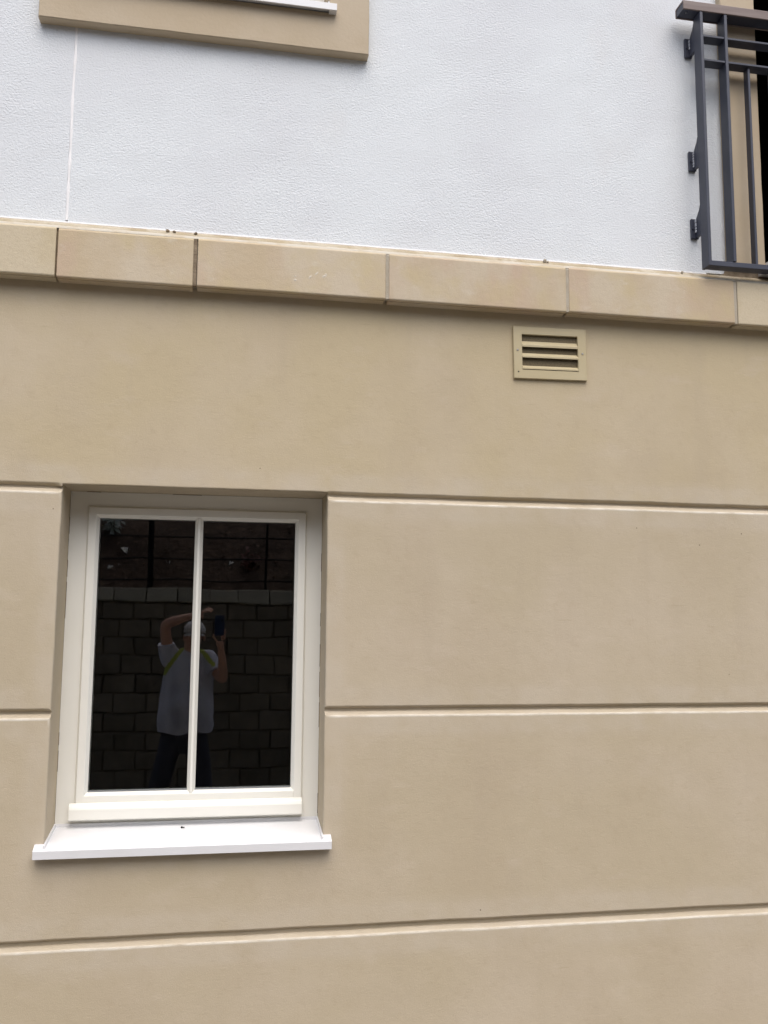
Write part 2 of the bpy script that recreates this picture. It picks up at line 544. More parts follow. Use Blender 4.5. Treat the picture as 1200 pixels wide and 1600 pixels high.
# order: bottom, right, top, left (counter-clockwise seen from the front)
pan = [
    panel([('H', G1U, -1, 'down'), ('V', WX0, -1, 'plain'), ('H', HEAD + 0.001, -1, 'head'), ('V', WX1, 1, 'plain'), ('H', G1U, -1, 'down'),
           ('V', X1, 1, 'plain'), ('H', CB + 0.05, 1, 'plain'), ('V', X0, -1, 'plain')]),
    panel([('H', G2U, -1, 'down'), ('V', WX0, 1, 'jamb'), ('H', G1L, 1, 'up'), ('V', X0, -1, 'plain')]),
    panel([('H', G2U, -1, 'down'), ('V', X1, 1, 'plain'), ('H', G1L, 1, 'up'), ('V', WX1, -1, 'jamb')]),
    panel([('H', G3U, -1, 'down'), ('V', X1, 1, 'plain'), ('H', G2L, 1, 'up'), ('V', WX1, -1, 'jamb'), ('H', WS - 0.02, 1, 'head'), ('V', WX0, 1, 'jamb'),
           ('H', G2L, 1, 'up'), ('V', X0, -1, 'plain')]),
    panel([('H', 0.0, -1, 'plain'), ('V', X1, 1, 'plain'), ('H', G3L, 1, 'up'), ('V', X0, -1, 'plain')]),
]
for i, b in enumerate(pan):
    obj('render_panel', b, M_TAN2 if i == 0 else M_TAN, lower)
# sealant line round the window frame, hairline dark
# upper wall
BEADZ = Z(1.478)
bm = bmesh.new()
holed(bm, X0, X1, CB + 0.102, TOPZ, 0.022, 0.30, [(UX0, UX1, UW0 - 0.02, UW1), (DX0, DX1, DZ0 - 0.03, DZ1)])
upper = obj('upper_wall', bm, M_TRIM, bld)
JX = -0.619
HOL = [(UX0 - 0.05, UX1 + 0.05, UW0 - 0.06, UW1 + 0.05), (DX0 - 0.04, DX1 + 0.04, DZ0 - 0.08, DZ1 + 0.04)]
for a, b in ((X0, JX - 0.005), (JX + 0.005, X1)):
    bm = bmesh.new()
    holed(bm, a, b, BEADZ + 0.008, TOPZ, 0.0, 0.022, HOL, step=0.06, wob=0.003)
    obj('render_panel', bm, M_WHITE, upper)
bm = bmesh.new()
z = BEADZ + 0.012
prev = None
while z < Z(2.30):                        # bead of sealant in the movement joint, a little uneven
    x = JX + noise.noise(Vector((3, z * 5, 0))) * 0.0025
    r = 0.0052 + noise.noise(Vector((8, z * 17, 0))) * 0.0022
    y = -0.002 + noise.noise(Vector((5, z * 11, 2))) * 0.002
    ring = [bm.verts.new((x + r * math.cos(t) * 1.15, y - r * 0.55 * math.sin(t) + 0.004, z)) for t in [math.pi * k / 6 for k in range(7)]]
    if prev:
        for k in range(6):
            bm.faces.new((prev[k], prev[k + 1], ring[k + 1], ring[k]))
    prev = ring
    z += 0.02
obj('joint_sealant', bm, M_SEAL, upper, smooth=True)
bm = bmesh.new()
box(bm, X0, X1, 0.30, 5.0, -0.2, 0.0)
box(bm, X0, X1, 4.7, 5.0, 0.0, TOPZ)
box(bm, X0, X0 + 0.3, 0.3, 4.7, 0.0, TOPZ)
box(bm, X1 - 0.3, X1, 0.3, 4.7, 0.0, TOPZ)
obj('outer_shell', bm, M_TRIM, bld)
bm = bmesh.new()
box(bm, X0 - 0.15, X1 + 0.15, -0.2, 5.15, TOPZ + 0.003, TOPZ + 0.18, 0.02)
obj('roof', bm, M_MORTAR, bld)

# string course
bm = bmesh.new()
prism(bm, [(-0.046, CB + 0.012), (-0.046, CT - 0.006), (-0.014, CT + 0.028), (0.021, CT + 0.028), (0.021, CB + 0.012)], 'X', X0, X1)
course = obj('string_course', bm, M_MORTAR, bld)
jx = [X0, -3.64, -2.89, -2.14, -1.39, -0.638, -0.139, 0.600, 1.343, 2.088, 2.83, 3.57, 4.32, 5.06, 5.80, X1]
for i in range(len(jx) - 1):
    a, b = jx[i] + (0.0035 if i == 5 else 0.0065), jx[i + 1] - (0.0035 if i == 4 else 0.0065)
    if abs(jx[i] - (-0.139)) < 1e-6 or abs(jx[i] - 2.088) < 1e-6:
        a += 0.003
    yo = (i * 37 % 7 - 3) * 0.0006
    zo = (i * 53 % 5 - 2) * 0.0009
    prof = [(-0.06 + yo, CB + zo + 0.004), (-0.06 + yo, CT + zo - 0.003), (-0.0565 + yo, CT + zo + 0.0035), (-0.03, CT + 0.010), (0.018, CT + 0.012), (0.018, CB + zo),
            (-0.036, CB + zo), (-0.036, CB + zo + 0.007), (-0.044, CB + zo + 0.007), (-0.044, CB + zo), (-0.0565 + yo, CB + zo)]
    bm = bmesh.new()
    prism(bm, prof, 'X', a, b, 0.0016)
    obj('stone_block', bm, M_BLOCK2 if jx[i] > 2 or jx[i] < -0.7 else M_BLOCK, course)
# pointing in the joints
for i, x in enumerate(jx[1:-1]):
    if abs(x + 0.638) < 1e-6:
        continue                                     # this joint is open and dark
    bm = bmesh.new()
    prism(bm, [(-0.0585, CB + 0.002), (-0.0585, CT - 0.003), (-0.04, CT + 0.012), (-0.04, CB + 0.002)], 'X', x - 0.0064, x + 0.0064)
    obj('joint_pointing', bm, M_MORTAR if i != 5 else M_MORTARB, course)
bm = bmesh.new()
box(bm, -0.6415, -0.6345, -0.0475, -0.0455, CB + 0.012, CT, 0)
obj('open_joint', bm, M_MORTARB, course)
# lime-pale bedding edge and tan mortar fillet above the stones, then the stop bead of the white render
def ledge(name, pts, m):
    bm = bmesh.new()
    prev = None
    x = X0
    while x < X1 + 0.001:
        n1 = noise.noise(Vector((x * 6, 0.4, 1))) * 0.0016 + noise.noise(Vector((x * 31, 0.4, 5))) * 0.0012
        n2 = noise.noise(Vector((x * 8, 3.4, 1))) * 0.0015
        ring = [bm.verts.new((x, y + n2 * a, CT + z + n1 * a)) for y, z, a in pts]
        if prev:
            for k in range(len(pts) - 1):
                bm.faces.new((prev[k], prev[k + 1], ring[k + 1], ring[k]))
        prev = ring
        x += 0.03
    bmesh.ops.recalc_face_normals(bm, faces=bm.faces)
    return obj(name, bm, m, course, smooth=True)


ledge('bedding_edge', [(-0.054, 0.0035, 0.2), (-0.050, 0.012, 0.6), (-0.040, 0.0195, 1), (-0.030, 0.0235, 1), (-0.020, 0.0245, 1)], M_PALE)
ledge('mortar_fillet', [(-0.031, 0.0225, 0.3), (-0.029, 0.027, 1), (-0.018, 0.038, 1), (-0.006, 0.0465, 0.5), (0.018, 0.0468, 0)], M_FILLET)
for a, b in ((X0, DX0 - 0.26), (DX1 + 0.26, X1)):
    bm = bmesh.new()
    prism(bm, [(-0.0022, BEADZ), (-0.0032, BEADZ + 0.0025), (-0.0022, BEADZ + 0.0072), (0.021, BEADZ + 0.0075), (0.021, BEADZ)], 'X', a, b)
    obj('stop_bead', bm, M_SEAL, upper)
# crumbs of mortar left on the ledge
for cx, s in ((-0.245, 0.011), (-0.222, 0.007), (-0.14, 0.008), (1.262, 0.010), (1.275, 0.006), (1.87, 0.007)):
    bm = bmesh.new()
    bmesh.ops.create_icosphere(bm, subdivisions=1, radius=s)
    for v in bm.verts:
        v.co = v.co * random.uniform(0.6, 1.25)
        v.co += Vector((cx, -0.022, CT + 0.036 + s * 0.3))
    obj('mortar_crumb', bm, M_MORTARB if cx < 0.5 else M_MORTAR, course)
# pale smears on the third stone
for k in range(6):
    bm = bmesh.new()
    px, pz = 0.285 + random.uniform(-0.06, 0.09), CB + random.uniform(0.035, 0.085)
    ln, wd = random.uniform(0.006, 0.014), random.uniform(0.004, 0.008)
    a = random.uniform(0.5, 1.3)
    vs = []
    cv = bm.verts.new((px, -0.0602, pz))
    for t in range(10):
        q = 2 * math.pi * t / 10
        u, v = math.cos(q) * ln * random.uniform(0.7, 1), math.sin(q) * wd * random.uniform(0.6, 1.2)
        vs.append(bm.verts.new((px + u * math.cos(a) - v * math.sin(a), -0.0586, pz + u * math.sin(a) + v * math.cos(a))))
    for t in range(10):
        bm.faces.new((vs[t], vs[(t + 1) % 10], cv))
    bmesh.ops.recalc_face_normals(bm, faces=bm.faces)
    if sum(f.normal.y for f in bm.faces) > 0:
        bmesh.ops.reverse_faces(bm, faces=bm.faces)
    obj('mortar_smear', bm, M_SMEAR, course)


# ------------------------------------------------------------------ windows
def frame_ring(bm, outer, inner, prof):
    """mitred frame: loops interpolate from outer rectangle to inner one. prof = list of (t 0..1 outer->inner, y)"""
    loops = []
    for t, y in prof:
        x0 = outer[0] + (inner[0] - outer[0]) * t
        x1 = outer[1] + (inner[1] - outer[1]) * t
        z0 = outer[2] + (inner[2] - outer[2]) * t
        z1 = outer[3] + (inner[3] - outer[3]) * t
        loops.append([bm.verts.new(p) for p in ((x0, y, z0), (x1, y, z0), (x1, y, z1), (x0, y, z1))])
    for A, B in zip(loops, loops[1:]):
        for i in range(4):
            j = (i + 1) % 4
            bm.faces.new((A[i], A[j], B[j], B[i]))
    bmesh.ops.recalc_face_normals(bm, faces=bm.faces)


def window(x0, x1, zs, zh, label, yo=0.0, proj=0.04):
    """x0..x1 opening, zs front edge of the sill, zh head"""
    Y = 0.19 + yo
    bm = bmesh.new()
    ob = zs + 0.016
    frame_ring(bm, (x0 + 0.001, x1 - 0.001, ob, zh - 0.001), (x0 + 0.075, x1 - 0.072, ob + 0.07, zh - 0.066),
               [(0.0, Y + 0.07), (0.0, Y), (1.0, Y), (1.0, Y + 0.07)])
    wn = obj('window', bm, M_UPVC, bld)
    wn['label'] = label
    # opening sash: stands 12 mm proud, chamfered outer edge, bevelled glazing bead
    so, si = (x0 + 0.067, x1 - 0.062, zs + 0.068, zh - 0.0565), (x0 + 0.112, x1 - 0.109, zs + 0.151, zh - 0.106)
    bm = bmesh.new()
    d = si[0] - so[0]
    frame_ring(bm, so, (so[0] + d, so[1] - d, so[2] + d, so[3] - d),
               [(0.0, Y + 0.05), (0.0, Y - 0.0035), (0.14, Y - 0.012), (0.70, Y - 0.012), (0.73, Y - 0.0115), (1.0, Y + 0.004), (1.0, Y + 0.05)])
    # the bottom rail is taller: fill from the ring's inner edge up to the glass
    zi = so[2] + d
    sash = obj('sash', bm, M_UPVC, wn)
    bm = bmesh.new()
    prism(bm, [(Y - 0.0122, zi - 0.016), (Y - 0.0122, si[2] - 0.014), (Y - 0.0117, si[2] - 0.0125), (Y + 0.004, si[2]), (Y + 0.05, si[2]), (Y + 0.05, zi - 0.016)], 'X', si[0] - 0.013, si[1] + 0.013)
    obj('bottom_rail', bm, M_UPVC, wn)
    # glazing bar
    xm = (si[0] + si[1]) / 2 + 0.0005
    bm = bmesh.new()
    prism(bm, [(xm - 0.0155, Y + 0.0045), (xm - 0.005, Y - 0.010), (xm - 0.003, Y - 0.0115), (xm + 0.003, Y - 0.0115), (xm + 0.005, Y - 0.010), (xm + 0.0155, Y + 0.0045)], 'Z', si[2] - 0.010, si[3] + 0.010)
    obj('glazing_bar', bm, M_UPVC, wn)
    for a, b in ((si[0] - 0.004, xm - 0.001), (xm + 0.001, si[1] + 0.004)):
        bm = bmesh.new()
        box(bm, a, b, Y + 0.0065, Y + 0.0305, si[2] - 0.004, si[3] + 0.004)
        obj('pane', bm, M_GLASS, wn)
    bm = bmesh.new()
    box(bm, si[0], xm - 0.014, Y + 0.0015, Y + 0.006, si[2] - 0.001, si[2] + 0.0035)
    box(bm, xm + 0.014, si[1], Y + 0.0015, Y + 0.006, si[2] - 0.001, si[2] + 0.0035)
    obj('gasket', bm, M_GASK, wn)
    # weather bar along the bottom of the sash
    bm = bmesh.new()
    zt, zb = zs + 0.114, zs + 0.055
    prism(bm, [(Y - 0.0124, zt), (Y - 0.022, zt - 0.0015), (Y - 0.031, zt - 0.008), (Y - 0.036, zt - 0.020), (Y - 0.038, zb + 0.003), (Y - 0.036, zb), (Y - 0.0124, zb)], 'X', x0 + 0.052, x1 - 0.064, 0.0016)
    obj('weather_bar', bm, M_UPVC, wn)
    # sill
    bm = bmesh.new()
    f = -proj + yo
    prism(bm, [(Y + 0.06, zs + 0.030), (Y - 0.002, zs + 0.030), (Y - 0.004, zs + 0.028), (f + 0.003, zs), (f, zs - 0.003), (f, zs - 0.030), (f + 0.006, zs - 0.030), (f + 0.006, zs - 0.018), (Y + 0.06, zs - 0.010)], 'X', x0 + 0.0012, x1 - 0.0012)
    for a, b in ((x0 - 0.030, x0 + 0.0012), (x1 - 0.0012, x1 + 0.028)):
        prism(bm, [(-0.001 + yo, zs + 0.013), (-0.010 + yo, zs + 0.012), (f + 0.012, zs + 0.003), (f + 0.003, zs), (f, zs - 0.003), (f, zs - 0.030), (-0.001 + yo, zs - 0.030)], 'X', a, b)
    sill = obj('sill', bm, M_SILL, wn)
    bm = bmesh.new()
    box(bm, x0 + 0.001, x1 - 0.001, Y - 0.006, Y - 0.001, zs + 0.026, zs + 0.040, 0.0015)
    for a in (x0 + 0.0005, x1 - 0.0065):
        prism(bm, [(Y - 0.004, zs + 0.028), (Y - 0.004, zs + 0.040), (f + 0.012, zs + 0.012), (f + 0.012, zs + 0.001)], 'X', a, a + 0.006)
    obj('sill_upstand', bm, M_SILL, wn)
    # dark strips standing in for the hairline shadow where frame meets render
    def shade_strip(*q):
        bm = bmesh.new()
        box(bm, *q)
        obj('frame_shade_strip', bm, M_MORTARB, wn)
    for a, b in ((x0 + 0.0002, x0 + 0.0022), (x1 - 0.0022, x1 - 0.0002)):
        z = zs + 0.05
        while z < zh - 0.05:
            ln = random.uniform(0.03, 0.16)
            if random.random() < 0.55:
                shade_strip(a, b, Y - 0.002, Y - 0.0005, z, z + ln)
            z += ln + 0.02
    z = x0 + 0.06
    while z < x1 - 0.1:
        ln = random.uniform(0.03, 0.12)
        if random.random() < 0.5:
            shade_strip(z, z + ln, Y - 0.002, Y - 0.0005, zh - 0.0024, zh - 0.0004)
        z += ln + 0.03
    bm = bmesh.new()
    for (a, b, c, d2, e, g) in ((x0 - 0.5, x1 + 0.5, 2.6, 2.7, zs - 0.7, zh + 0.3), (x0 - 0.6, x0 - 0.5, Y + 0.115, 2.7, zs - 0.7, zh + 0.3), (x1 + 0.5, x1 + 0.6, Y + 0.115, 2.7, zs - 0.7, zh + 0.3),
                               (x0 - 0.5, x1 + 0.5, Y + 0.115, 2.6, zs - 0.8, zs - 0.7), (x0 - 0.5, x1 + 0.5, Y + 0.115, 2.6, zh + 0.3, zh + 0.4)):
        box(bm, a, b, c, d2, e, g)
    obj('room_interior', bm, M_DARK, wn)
    return wn


window(WX0, WX1, WS, HEAD, 'cream two-pane window reflecting the photographer')
window(UX0, UX1, UW0, UW1, 'upper window with only its white sill end in view', yo=-0.04, proj=0.035)


# tan rendered surrounds
def surround(name, outer, inner, y, bottom=True, label=None):
    bm = bmesh.new()
    o, i = outer, inner
    bev = 0.004
    parts = [(o[0], i[0], i[2], i[3]), (i[1], o[1], i[2], i[3]), (o[0], o[1], i[3], o[3])]
    if bottom:
        parts.append((o[0], o[1], o[2], i[2]))
    # one welded ring
    loops = []
    for (x0, x1, z0, z1), yy in ((o, 0.021), (o, y + 0.004), ((o[0] + 0.003, o[1] - 0.003, o[2] + (0.003 if bottom else 0), o[3] - 0.003), y),
                                 ((i[0] - 0.003, i[1] + 0.003, i[2] - (0.003 if bottom else 0), i[3] + 0.003), y), (i, y + 0.004), (i, 0.022)):
        pts = [(x0, z0), (x1, z0), (x1, z1), (x0, z1)]
        vs = []
        for k in range(4):
            p, q = pts[k], pts[(k + 1) % 4]
            for s in range(24):
                t = s / 24
                x, zz = p[0] + (q[0] - p[0]) * t, p[1] + (q[1] - p[1]) * t
                x += noise.noise(Vector((x * 9, 2, zz * 9))) * 0.0015
                zz += noise.noise(Vector((x * 9, 7, zz * 9))) * 0.002
                vs.append(bm.verts.new((x, yy, zz)))
        loops.append(vs)
    for A, B in zip(loops, loops[1:]):
        for k in range(len(A)):
            j = (k + 1) % len(A)
            bm.faces.new((A[k], A[j], B[j], B[k]))
    bmesh.ops.recalc_face_normals(bm, faces=bm.faces)
    return obj(name, bm, M_TRIM, bld)


surround('window_surround', (-0.752, 0.520, Z(2.272), UW1 + 0.165), (UX0, UX1, UW0 - 0.022, UW1), -0.045)
surround('door_surround', (2.086, DX1 + 0.166, Z(1.522), DZ1 + 0.166), (DX0, DX1, DZ0 - 0.012, DZ1), -0.035)
# rough mortar left below the door surround
bm = bmesh.new()
pts = [(2.022, Z(1.462)), (2.035, Z(1.471)), (2.055, Z(1.480)), (2.075, Z(1.488)), (2.084, Z(1.5215)), (2.20, Z(1.5215)), (2.30, Z(1.5215)), (2.29, Z(1.482)), (2.225, Z(1.470)), (2.215, Z(1.4615))]
vs = [bm.verts.new((x, -0.008, z)) for x, z in pts]
bm.faces.new(vs)
r = bmesh.ops.extrude_face_region(bm, geom=bm.faces[:])
bmesh.ops.translate(bm, verts=[v for v in r['geom'] if isinstance(v, bmesh.types.BMVert)], vec=(0, 0.022, 0))
bmesh.ops.recalc_face_normals(bm, faces=bm.faces)
obj('mortar_patch', bm, M_MORTARB, bld)

# balcony door
bm = bmesh.new()
frame_ring(bm, (DX0 + 0.001, DX1 - 0.001, DZ0 - 0.01, DZ1 - 0.001), (DX0 + 0.065, DX1 - 0.065, DZ0 + 0.05, DZ1 - 0.065), [(0, 0.27), (0, 0.19), (1, 0.19), (1, 0.27)])
door = obj('balcony_door', bm, M_UPVC, bld)
xm = (DX0 + DX1) / 2
for a, b, swing in ((DX0 + 0.060, xm - 0.002, 92), (xm + 0.002, DX1 - 0.060, 0)):
    hinge = Matrix.Translation((a, 0.255, 0)) @ Matrix.Rotation(math.radians(swing), 4, 'Z') @ Matrix.Translation((-a, -0.255, 0))
    bm = bmesh.new()
    frame_ring(bm, (a, b, DZ0 + 0.055, DZ1 - 0.07), (a + 0.07, b - 0.07, DZ0 + 0.13, DZ1 - 0.14), [(0, 0.255), (0, 0.20), (1, 0.20), (1, 0.255), (0, 0.255)])
    bmesh.ops.transform(bm, verts=bm.verts, matrix=hinge)
    leaf = obj('door_leaf', bm, M_UPVC, door)
    bm = bmesh.new()
    box(bm, a + 0.065, b - 0.065, 0.212, 0.236, DZ0 + 0.125, DZ1 - 0.135)
    bmesh.ops.transform(bm, verts=bm.verts, matrix=hinge)
    obj('pane', bm, M_GLASS, door)
bm = bmesh.new()
prism(bm, [(0.19, DZ0 + 0.004), (-0.050, DZ0 - 0.008), (-0.052, DZ0 - 0.034), (-0.046, DZ0 - 0.034), (0.021, DZ0 - 0.02), (0.19, DZ0 - 0.02)], 'X', DX0 + 0.001, DX1 - 0.001)
prism(bm, [(0.021, DZ0 - 0.021), (-0.044, DZ0 - 0.036), (-0.044, DZ0 - 0.060), (0.021, DZ0 - 0.060)], 'X', DX0 - 0.02, DX1 + 0.02)
obj('threshold', bm, M_SILL, door)
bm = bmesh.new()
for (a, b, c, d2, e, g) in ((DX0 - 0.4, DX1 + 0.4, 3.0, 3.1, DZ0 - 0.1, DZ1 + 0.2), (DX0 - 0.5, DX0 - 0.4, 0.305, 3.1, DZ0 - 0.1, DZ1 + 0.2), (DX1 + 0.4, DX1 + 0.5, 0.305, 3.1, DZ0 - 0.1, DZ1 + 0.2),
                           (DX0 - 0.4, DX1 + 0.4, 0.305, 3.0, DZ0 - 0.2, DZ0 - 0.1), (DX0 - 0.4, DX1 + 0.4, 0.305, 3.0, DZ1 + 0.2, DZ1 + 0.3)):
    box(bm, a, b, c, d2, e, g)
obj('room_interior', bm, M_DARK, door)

# ------------------------------------------------------------------ balcony railing
rail = thing('balcony_railing', 'dark grey metal balcony railing with brown handrail bolted to the white wall', 'railing', (2.85, -0.075, Z(1.48)))
RX0, RX1 = 1.944, 2 * 2.85 - 1.944
YF, YB = -0.109, -0.052
PT = Z(2.612)


def flatpost(x, z0, z1, yf=YF, yb=YB, t=0.014, name='post'):
    bm = bmesh.new()
    box(bm, x, x + t, yf, yb, z0, z1, 0.0015, 1)
    return obj(name, bm, M_RAIL, rail)


bm = bmesh.new()
end_posts = []
for x in (RX0, RX1 - 0.014):
    end_posts.append(flatpost(x, Z(1.4745), PT))
for x in (2.057, 2 * 2.85 - 2.057 - 0.014):
    flatpost(x, Z(1.4985), PT)
x = 2.168
while x < 3.5:
    flatpost(x, Z(1.4985), Z(2.386), -0.094, -0.060, 0.011, 'baluster')
    x += 0.1145
for zz, hh in ((2.507, 0.010), (2.397, 0.010), (1.4975, 0.022)):
    bm = bmesh.new()
    box(bm, RX0 + 0.0145, RX1 - 0.0145, -0.105, -0.0555, Z(zz) - hh, Z(zz), 0.0015, 1)
    obj('rail', bm, M_RAIL, rail)
# weld beads in the corners
for x in (RX0 + 0.014, 2.055, 2.0725):
    for zz in (1.4975, 2.397, 2.507):
        bm = bmesh.new()
        bmesh.ops.create_icosphere(bm, subdivisions=1, radius=0.006)
        bmesh.ops.scale(bm, verts=bm.verts, vec=(0.8, 3.0, 0.7))
        bmesh.ops.translate(bm, verts=bm.verts, vec=(x, -0.078, Z(zz) + 0.001))
        obj('weld', bm, M_RAIL, rail)
for side, x in ((1, RX0), (-1, RX1 - 0.014)):
    for zt in (2.542, 2.018, 1.713):
        zb = zt - 0.080
        bm = bmesh.new()
        prism(bm, [(YB + 0.0005, Z(zt + 0.052)), (YB + 0.010, Z(zt + 0.030)), (-0.016, Z(zt)), (-0.0125, Z(zt)), (-0.0125, Z(zb)), (YB + 0.0005, Z(zb))], 'X', x + 0.0005, x + 0.0135, 0.001)
        br = obj('bracket', bm, M_RAIL, rail)
        bm = bmesh.new()
        cx = x + 0.007 - side * 0.009
        box(bm, cx - 0.017, cx + 0.017, -0.0122, -0.001, Z(zb - 0.004), Z(zt + 0.004), 0.0015, 1)
        obj('wall_plate', bm, M_RAIL, br)
        bm = bmesh.new()
        cyl(bm, (cx - side * 0.009, -0.0122, Z((zt + zb) / 2)), (cx - side * 0.009, -0.0165, Z((zt + zb) / 2)), 0.0055, n=6)
        obj('bolt', bm, M_RAIL, br)
        bm = bmesh.new()
        z = Z(zb + 0.012)
        while z < Z(zt - 0.006):
            h = random.uniform(0.006, 0.016)
            if random.random() < 0.75:
                xs = x - 0.0006 if side > 0 else x + 0.0146
                box(bm, xs - 0.002, xs + 0.002, -0.018 - random.uniform(0, 0.003), -0.0118, z, z + h, 0.0008, 1)
            z += h + 0.003
        obj('weld_mark', bm, M_CHIP, br)
# handrail: brown cap over a dark steel flat
hx0, hx1 = 1.868, 2 * 2.85 - 1.868
yf, yb, zb, zt = -0.112, -0.040, Z(2.610), Z(2.652)
bm = bmesh.new()
prism(bm, [(yf, zb), (yf, zt - 0.004), (yf + 0.004, zt), (yb - 0.004, zt), (yb, zt - 0.004), (yb, zb), (yb - 0.007, zb), (yb - 0.007, zt - 0.007), (yf + 0.007, zt - 0.007), (yf + 0.007, zb)], 'X', hx0, hx1, 0.001)
hr = obj('handrail', bm, M_WOOD, rail)
bm = bmesh.new()
box(bm, hx0 + 0.002, hx1 - 0.002, yf + 0.0075, yb - 0.0075, zb + 0.003, zt - 0.0075)
obj('steel_core', bm, M_RAIL, hr)
for x in (1.895, 2.085, 2.7, 3.2, 3.6):
    bm = bmesh.new()
    cyl(bm, (x, -0.085, zb + 0.0005), (x, -0.085, zb + 0.0035), 0.0035, n=8)
    obj('screw', bm, M_STEEL, hr)

# ------------------------------------------------------------------ vent grille
VX0, VX1, VZ0, VZ1 = 1.130, 1.441, Z(0.9775), Z(1.193)
vent = thing('vent_grille', 'square-edged tan metal vent grille with louvres screwed under the stone band', 'vent', ((VX0 + VX1) / 2, 0.0, VZ0))
IX0, IX1, IZ0, IZ1 = 1.166, 1.4045, Z(1.0135), Z(1.161)
bm = bmesh.new()
frame_ring(bm, (VX0, VX1, VZ0, VZ1), (IX0, IX1, IZ0, IZ1), [(0, -0.0005), (0, -0.0105), (0.04, -0.0125), (0.97, -0.0125), (1.0, -0.0115), (1.0, -0.0008)])
obj('frame', bm, M_VENT, vent)
bm = bmesh.new()
box(bm, IX0 - 0.004, IX1 + 0.004, -0.0006, 0.0, IZ0 - 0.004, IZ1 + 0.004)  # thin plate coloured dark for the shade inside the vent
obj('cavity_shade_plate', bm, M_VENTSHADE, vent)
# three louvres: each slopes up and back, its front edge turned down
for k, zl in enumerate((1.1090, 1.0645, 1.0165)):
    bm = bmesh.new()
    rise = (0.023, 0.018, 0.014)[k]
    zf = Z(zl)
    prism(bm, [(-0.0012, zf + rise + 0.003), (-0.0125, zf + rise * 0.42), (-0.0132, zf + rise * 0.36), (-0.0132, zf), (-0.0120, zf), (-0.0112, zf + rise * 0.3), (-0.0010, zf + rise)], 'X', IX0 + 0.0004, IX1 - 0.0004)
    obj('louvre', bm, M_VENT, vent)
for sx, sz in ((1.147, 1.0945), (1.4235, 1.0895)):
    bm = bmesh.new()
    cyl(bm, (sx, -0.0128, Z(sz)), (sx, -0.0152, Z(sz)), 0.0048, 0.0032, 12)
    obj('screw', bm, M_STEEL, vent)
bm = bmesh.new()
cyl(bm, (1.1485, -0.01255, Z(1.0045)), (1.1485, -0.0131, Z(1.0045)), 0.0032, n=10)
obj('screw_hole', bm, M_SPECK, vent)
vent.rotation_euler = (0, math.radians(-0.9), 0)

# speck on the sill
sp = thing('debris', 'tiny black speck lying on the white window sill near its back edge', 'debris', (-0.125, 0.135, WS + 0.0235))
for dx, s in ((0, 0.0042), (0.008, 0.003), (0.003, 0.0028)):
    bm = bmesh.new()
    bmesh.ops.create_icosphere(bm, subdivisions=1, radius=s)
    for v in bm.verts:
        v.co *= random.uniform(0.7, 1.2)
        v.co += Vector((-0.125 + dx, 0.135 - dx * 0.3, WS + 0.0255))
    obj('fragment', bm, M_SPECK, sp)

# ------------------------------------------------------------------ retaining wall, bank and fence (seen mirrored in the window)
RY = -5.4
rw = thing('retaining_wall', 'retaining wall of split-faced brown blocks with grey coping, reflected in the window', 'wall', (0, RY, 0))
bm = bmesh.new()
box(bm, -12, 12, RY - 0.45, RY - 0.018, -0.1, Z(0.18))
obj('wall_core', bm, M_JOINT, rw)
CH, BW = 0.1815, 0.30


def block_mesh(seed, wd, hg):
    r = random.Random(seed)
    b = bmesh.new()
    nx, nz = 4, 3
    g = [[None] * (nz + 1) for _ in range(nx + 1)]
    for i in range(nx + 1):
        for j in range(nz + 1):
            edge = i in (0, nx) or j in (0, nz)
            y = 0.004 if edge else -0.008 - r.uniform(0, 0.016)
            fx = (0, 0.045, 0.5, 0.955, 1)[i]
            fz = (0, 0.05, 0.86, 1)[j]
            if not edge:
                fx += r.uniform(-0.015, 0.015)
            g[i][j] = b.verts.new((fx * wd - wd / 2, y, fz * hg))
    for i in range(nx):
        for j in range(nz):
            b.faces.new((g[i][j], g[i + 1][j], g[i + 1][j + 1], g[i][j + 1]))
    rim = [g[i][0] for i in range(nx + 1)] + [g[nx][j] for j in range(1, nz + 1)] + [g[i][nz] for i in range(nx - 1, -1, -1)] + [g[0][j] for j in range(nz - 1, 0, -1)]
    bk = [b.verts.new((v.co.x, 0.03, v.co.z)) for v in rim]
    for i in range(len(rim)):
        j = (i + 1) % len(rim)
        b.faces.new((rim[j], rim[i], bk[i], bk[j]))
    bmesh.ops.recalc_face_normals(b, faces=b.faces)
    me = bpy.data.meshes.new('block')
    b.to_mesh(me)
    b.free()
    me.materials.append(M_SPLIT)
    return me


variants = [block_mesh(k, BW - 0.0045, CH - 0.004) for k in range(8)]
topmesh = [block_mesh(50 + k, BW - 0.0045, 0.156) for k in range(4)]
stuff = bmesh.new()
for c in range(11):
    top = Z(0.164) if c == 0 else Z(0.0065) - (c - 1) * CH
    base = Z(0.0065) + 0.003 if c == 0 else top - CH + 0.004
    ms = topmesh if c == 0 else variants
    if base < -0.15:
        break
    k = 0
    x = -11.8 + (0.13 if c % 2 else 0.0) + (c * 0.037 % 0.06)
    while x < 11.8:
        me = random.choice(ms)
        if -2.9 < x < 2.75:
            link('block', me, rw, (x, random.uniform(-0.004, 0.004), base))
        else:
            n0 = len(stuff.verts)
            stuff.from_mesh(me)
            stuff.verts.ensure_lookup_table()
            for v in stuff.verts[n0:]:
                v.co += Vector((x, RY, base))
        x += BW
st = obj('block_courses', stuff, M_SPLIT, rw)
st['kind'] = 'stuff'


def coping_mesh(wd):
    b = bmesh.new()
    prism(b, [(-0.034, 0.0), (-0.036, 0.012), (0.045, 0.128), (0.06, 0.136), (0.26, 0.136), (0.26, 0.0)], 'X', -wd / 2, wd / 2, 0.004)
    me = bpy.data.meshes.new('coping_stone')
    b.to_mesh(me)
    b.free()
    me.materials.append(M_COPE)
    return me


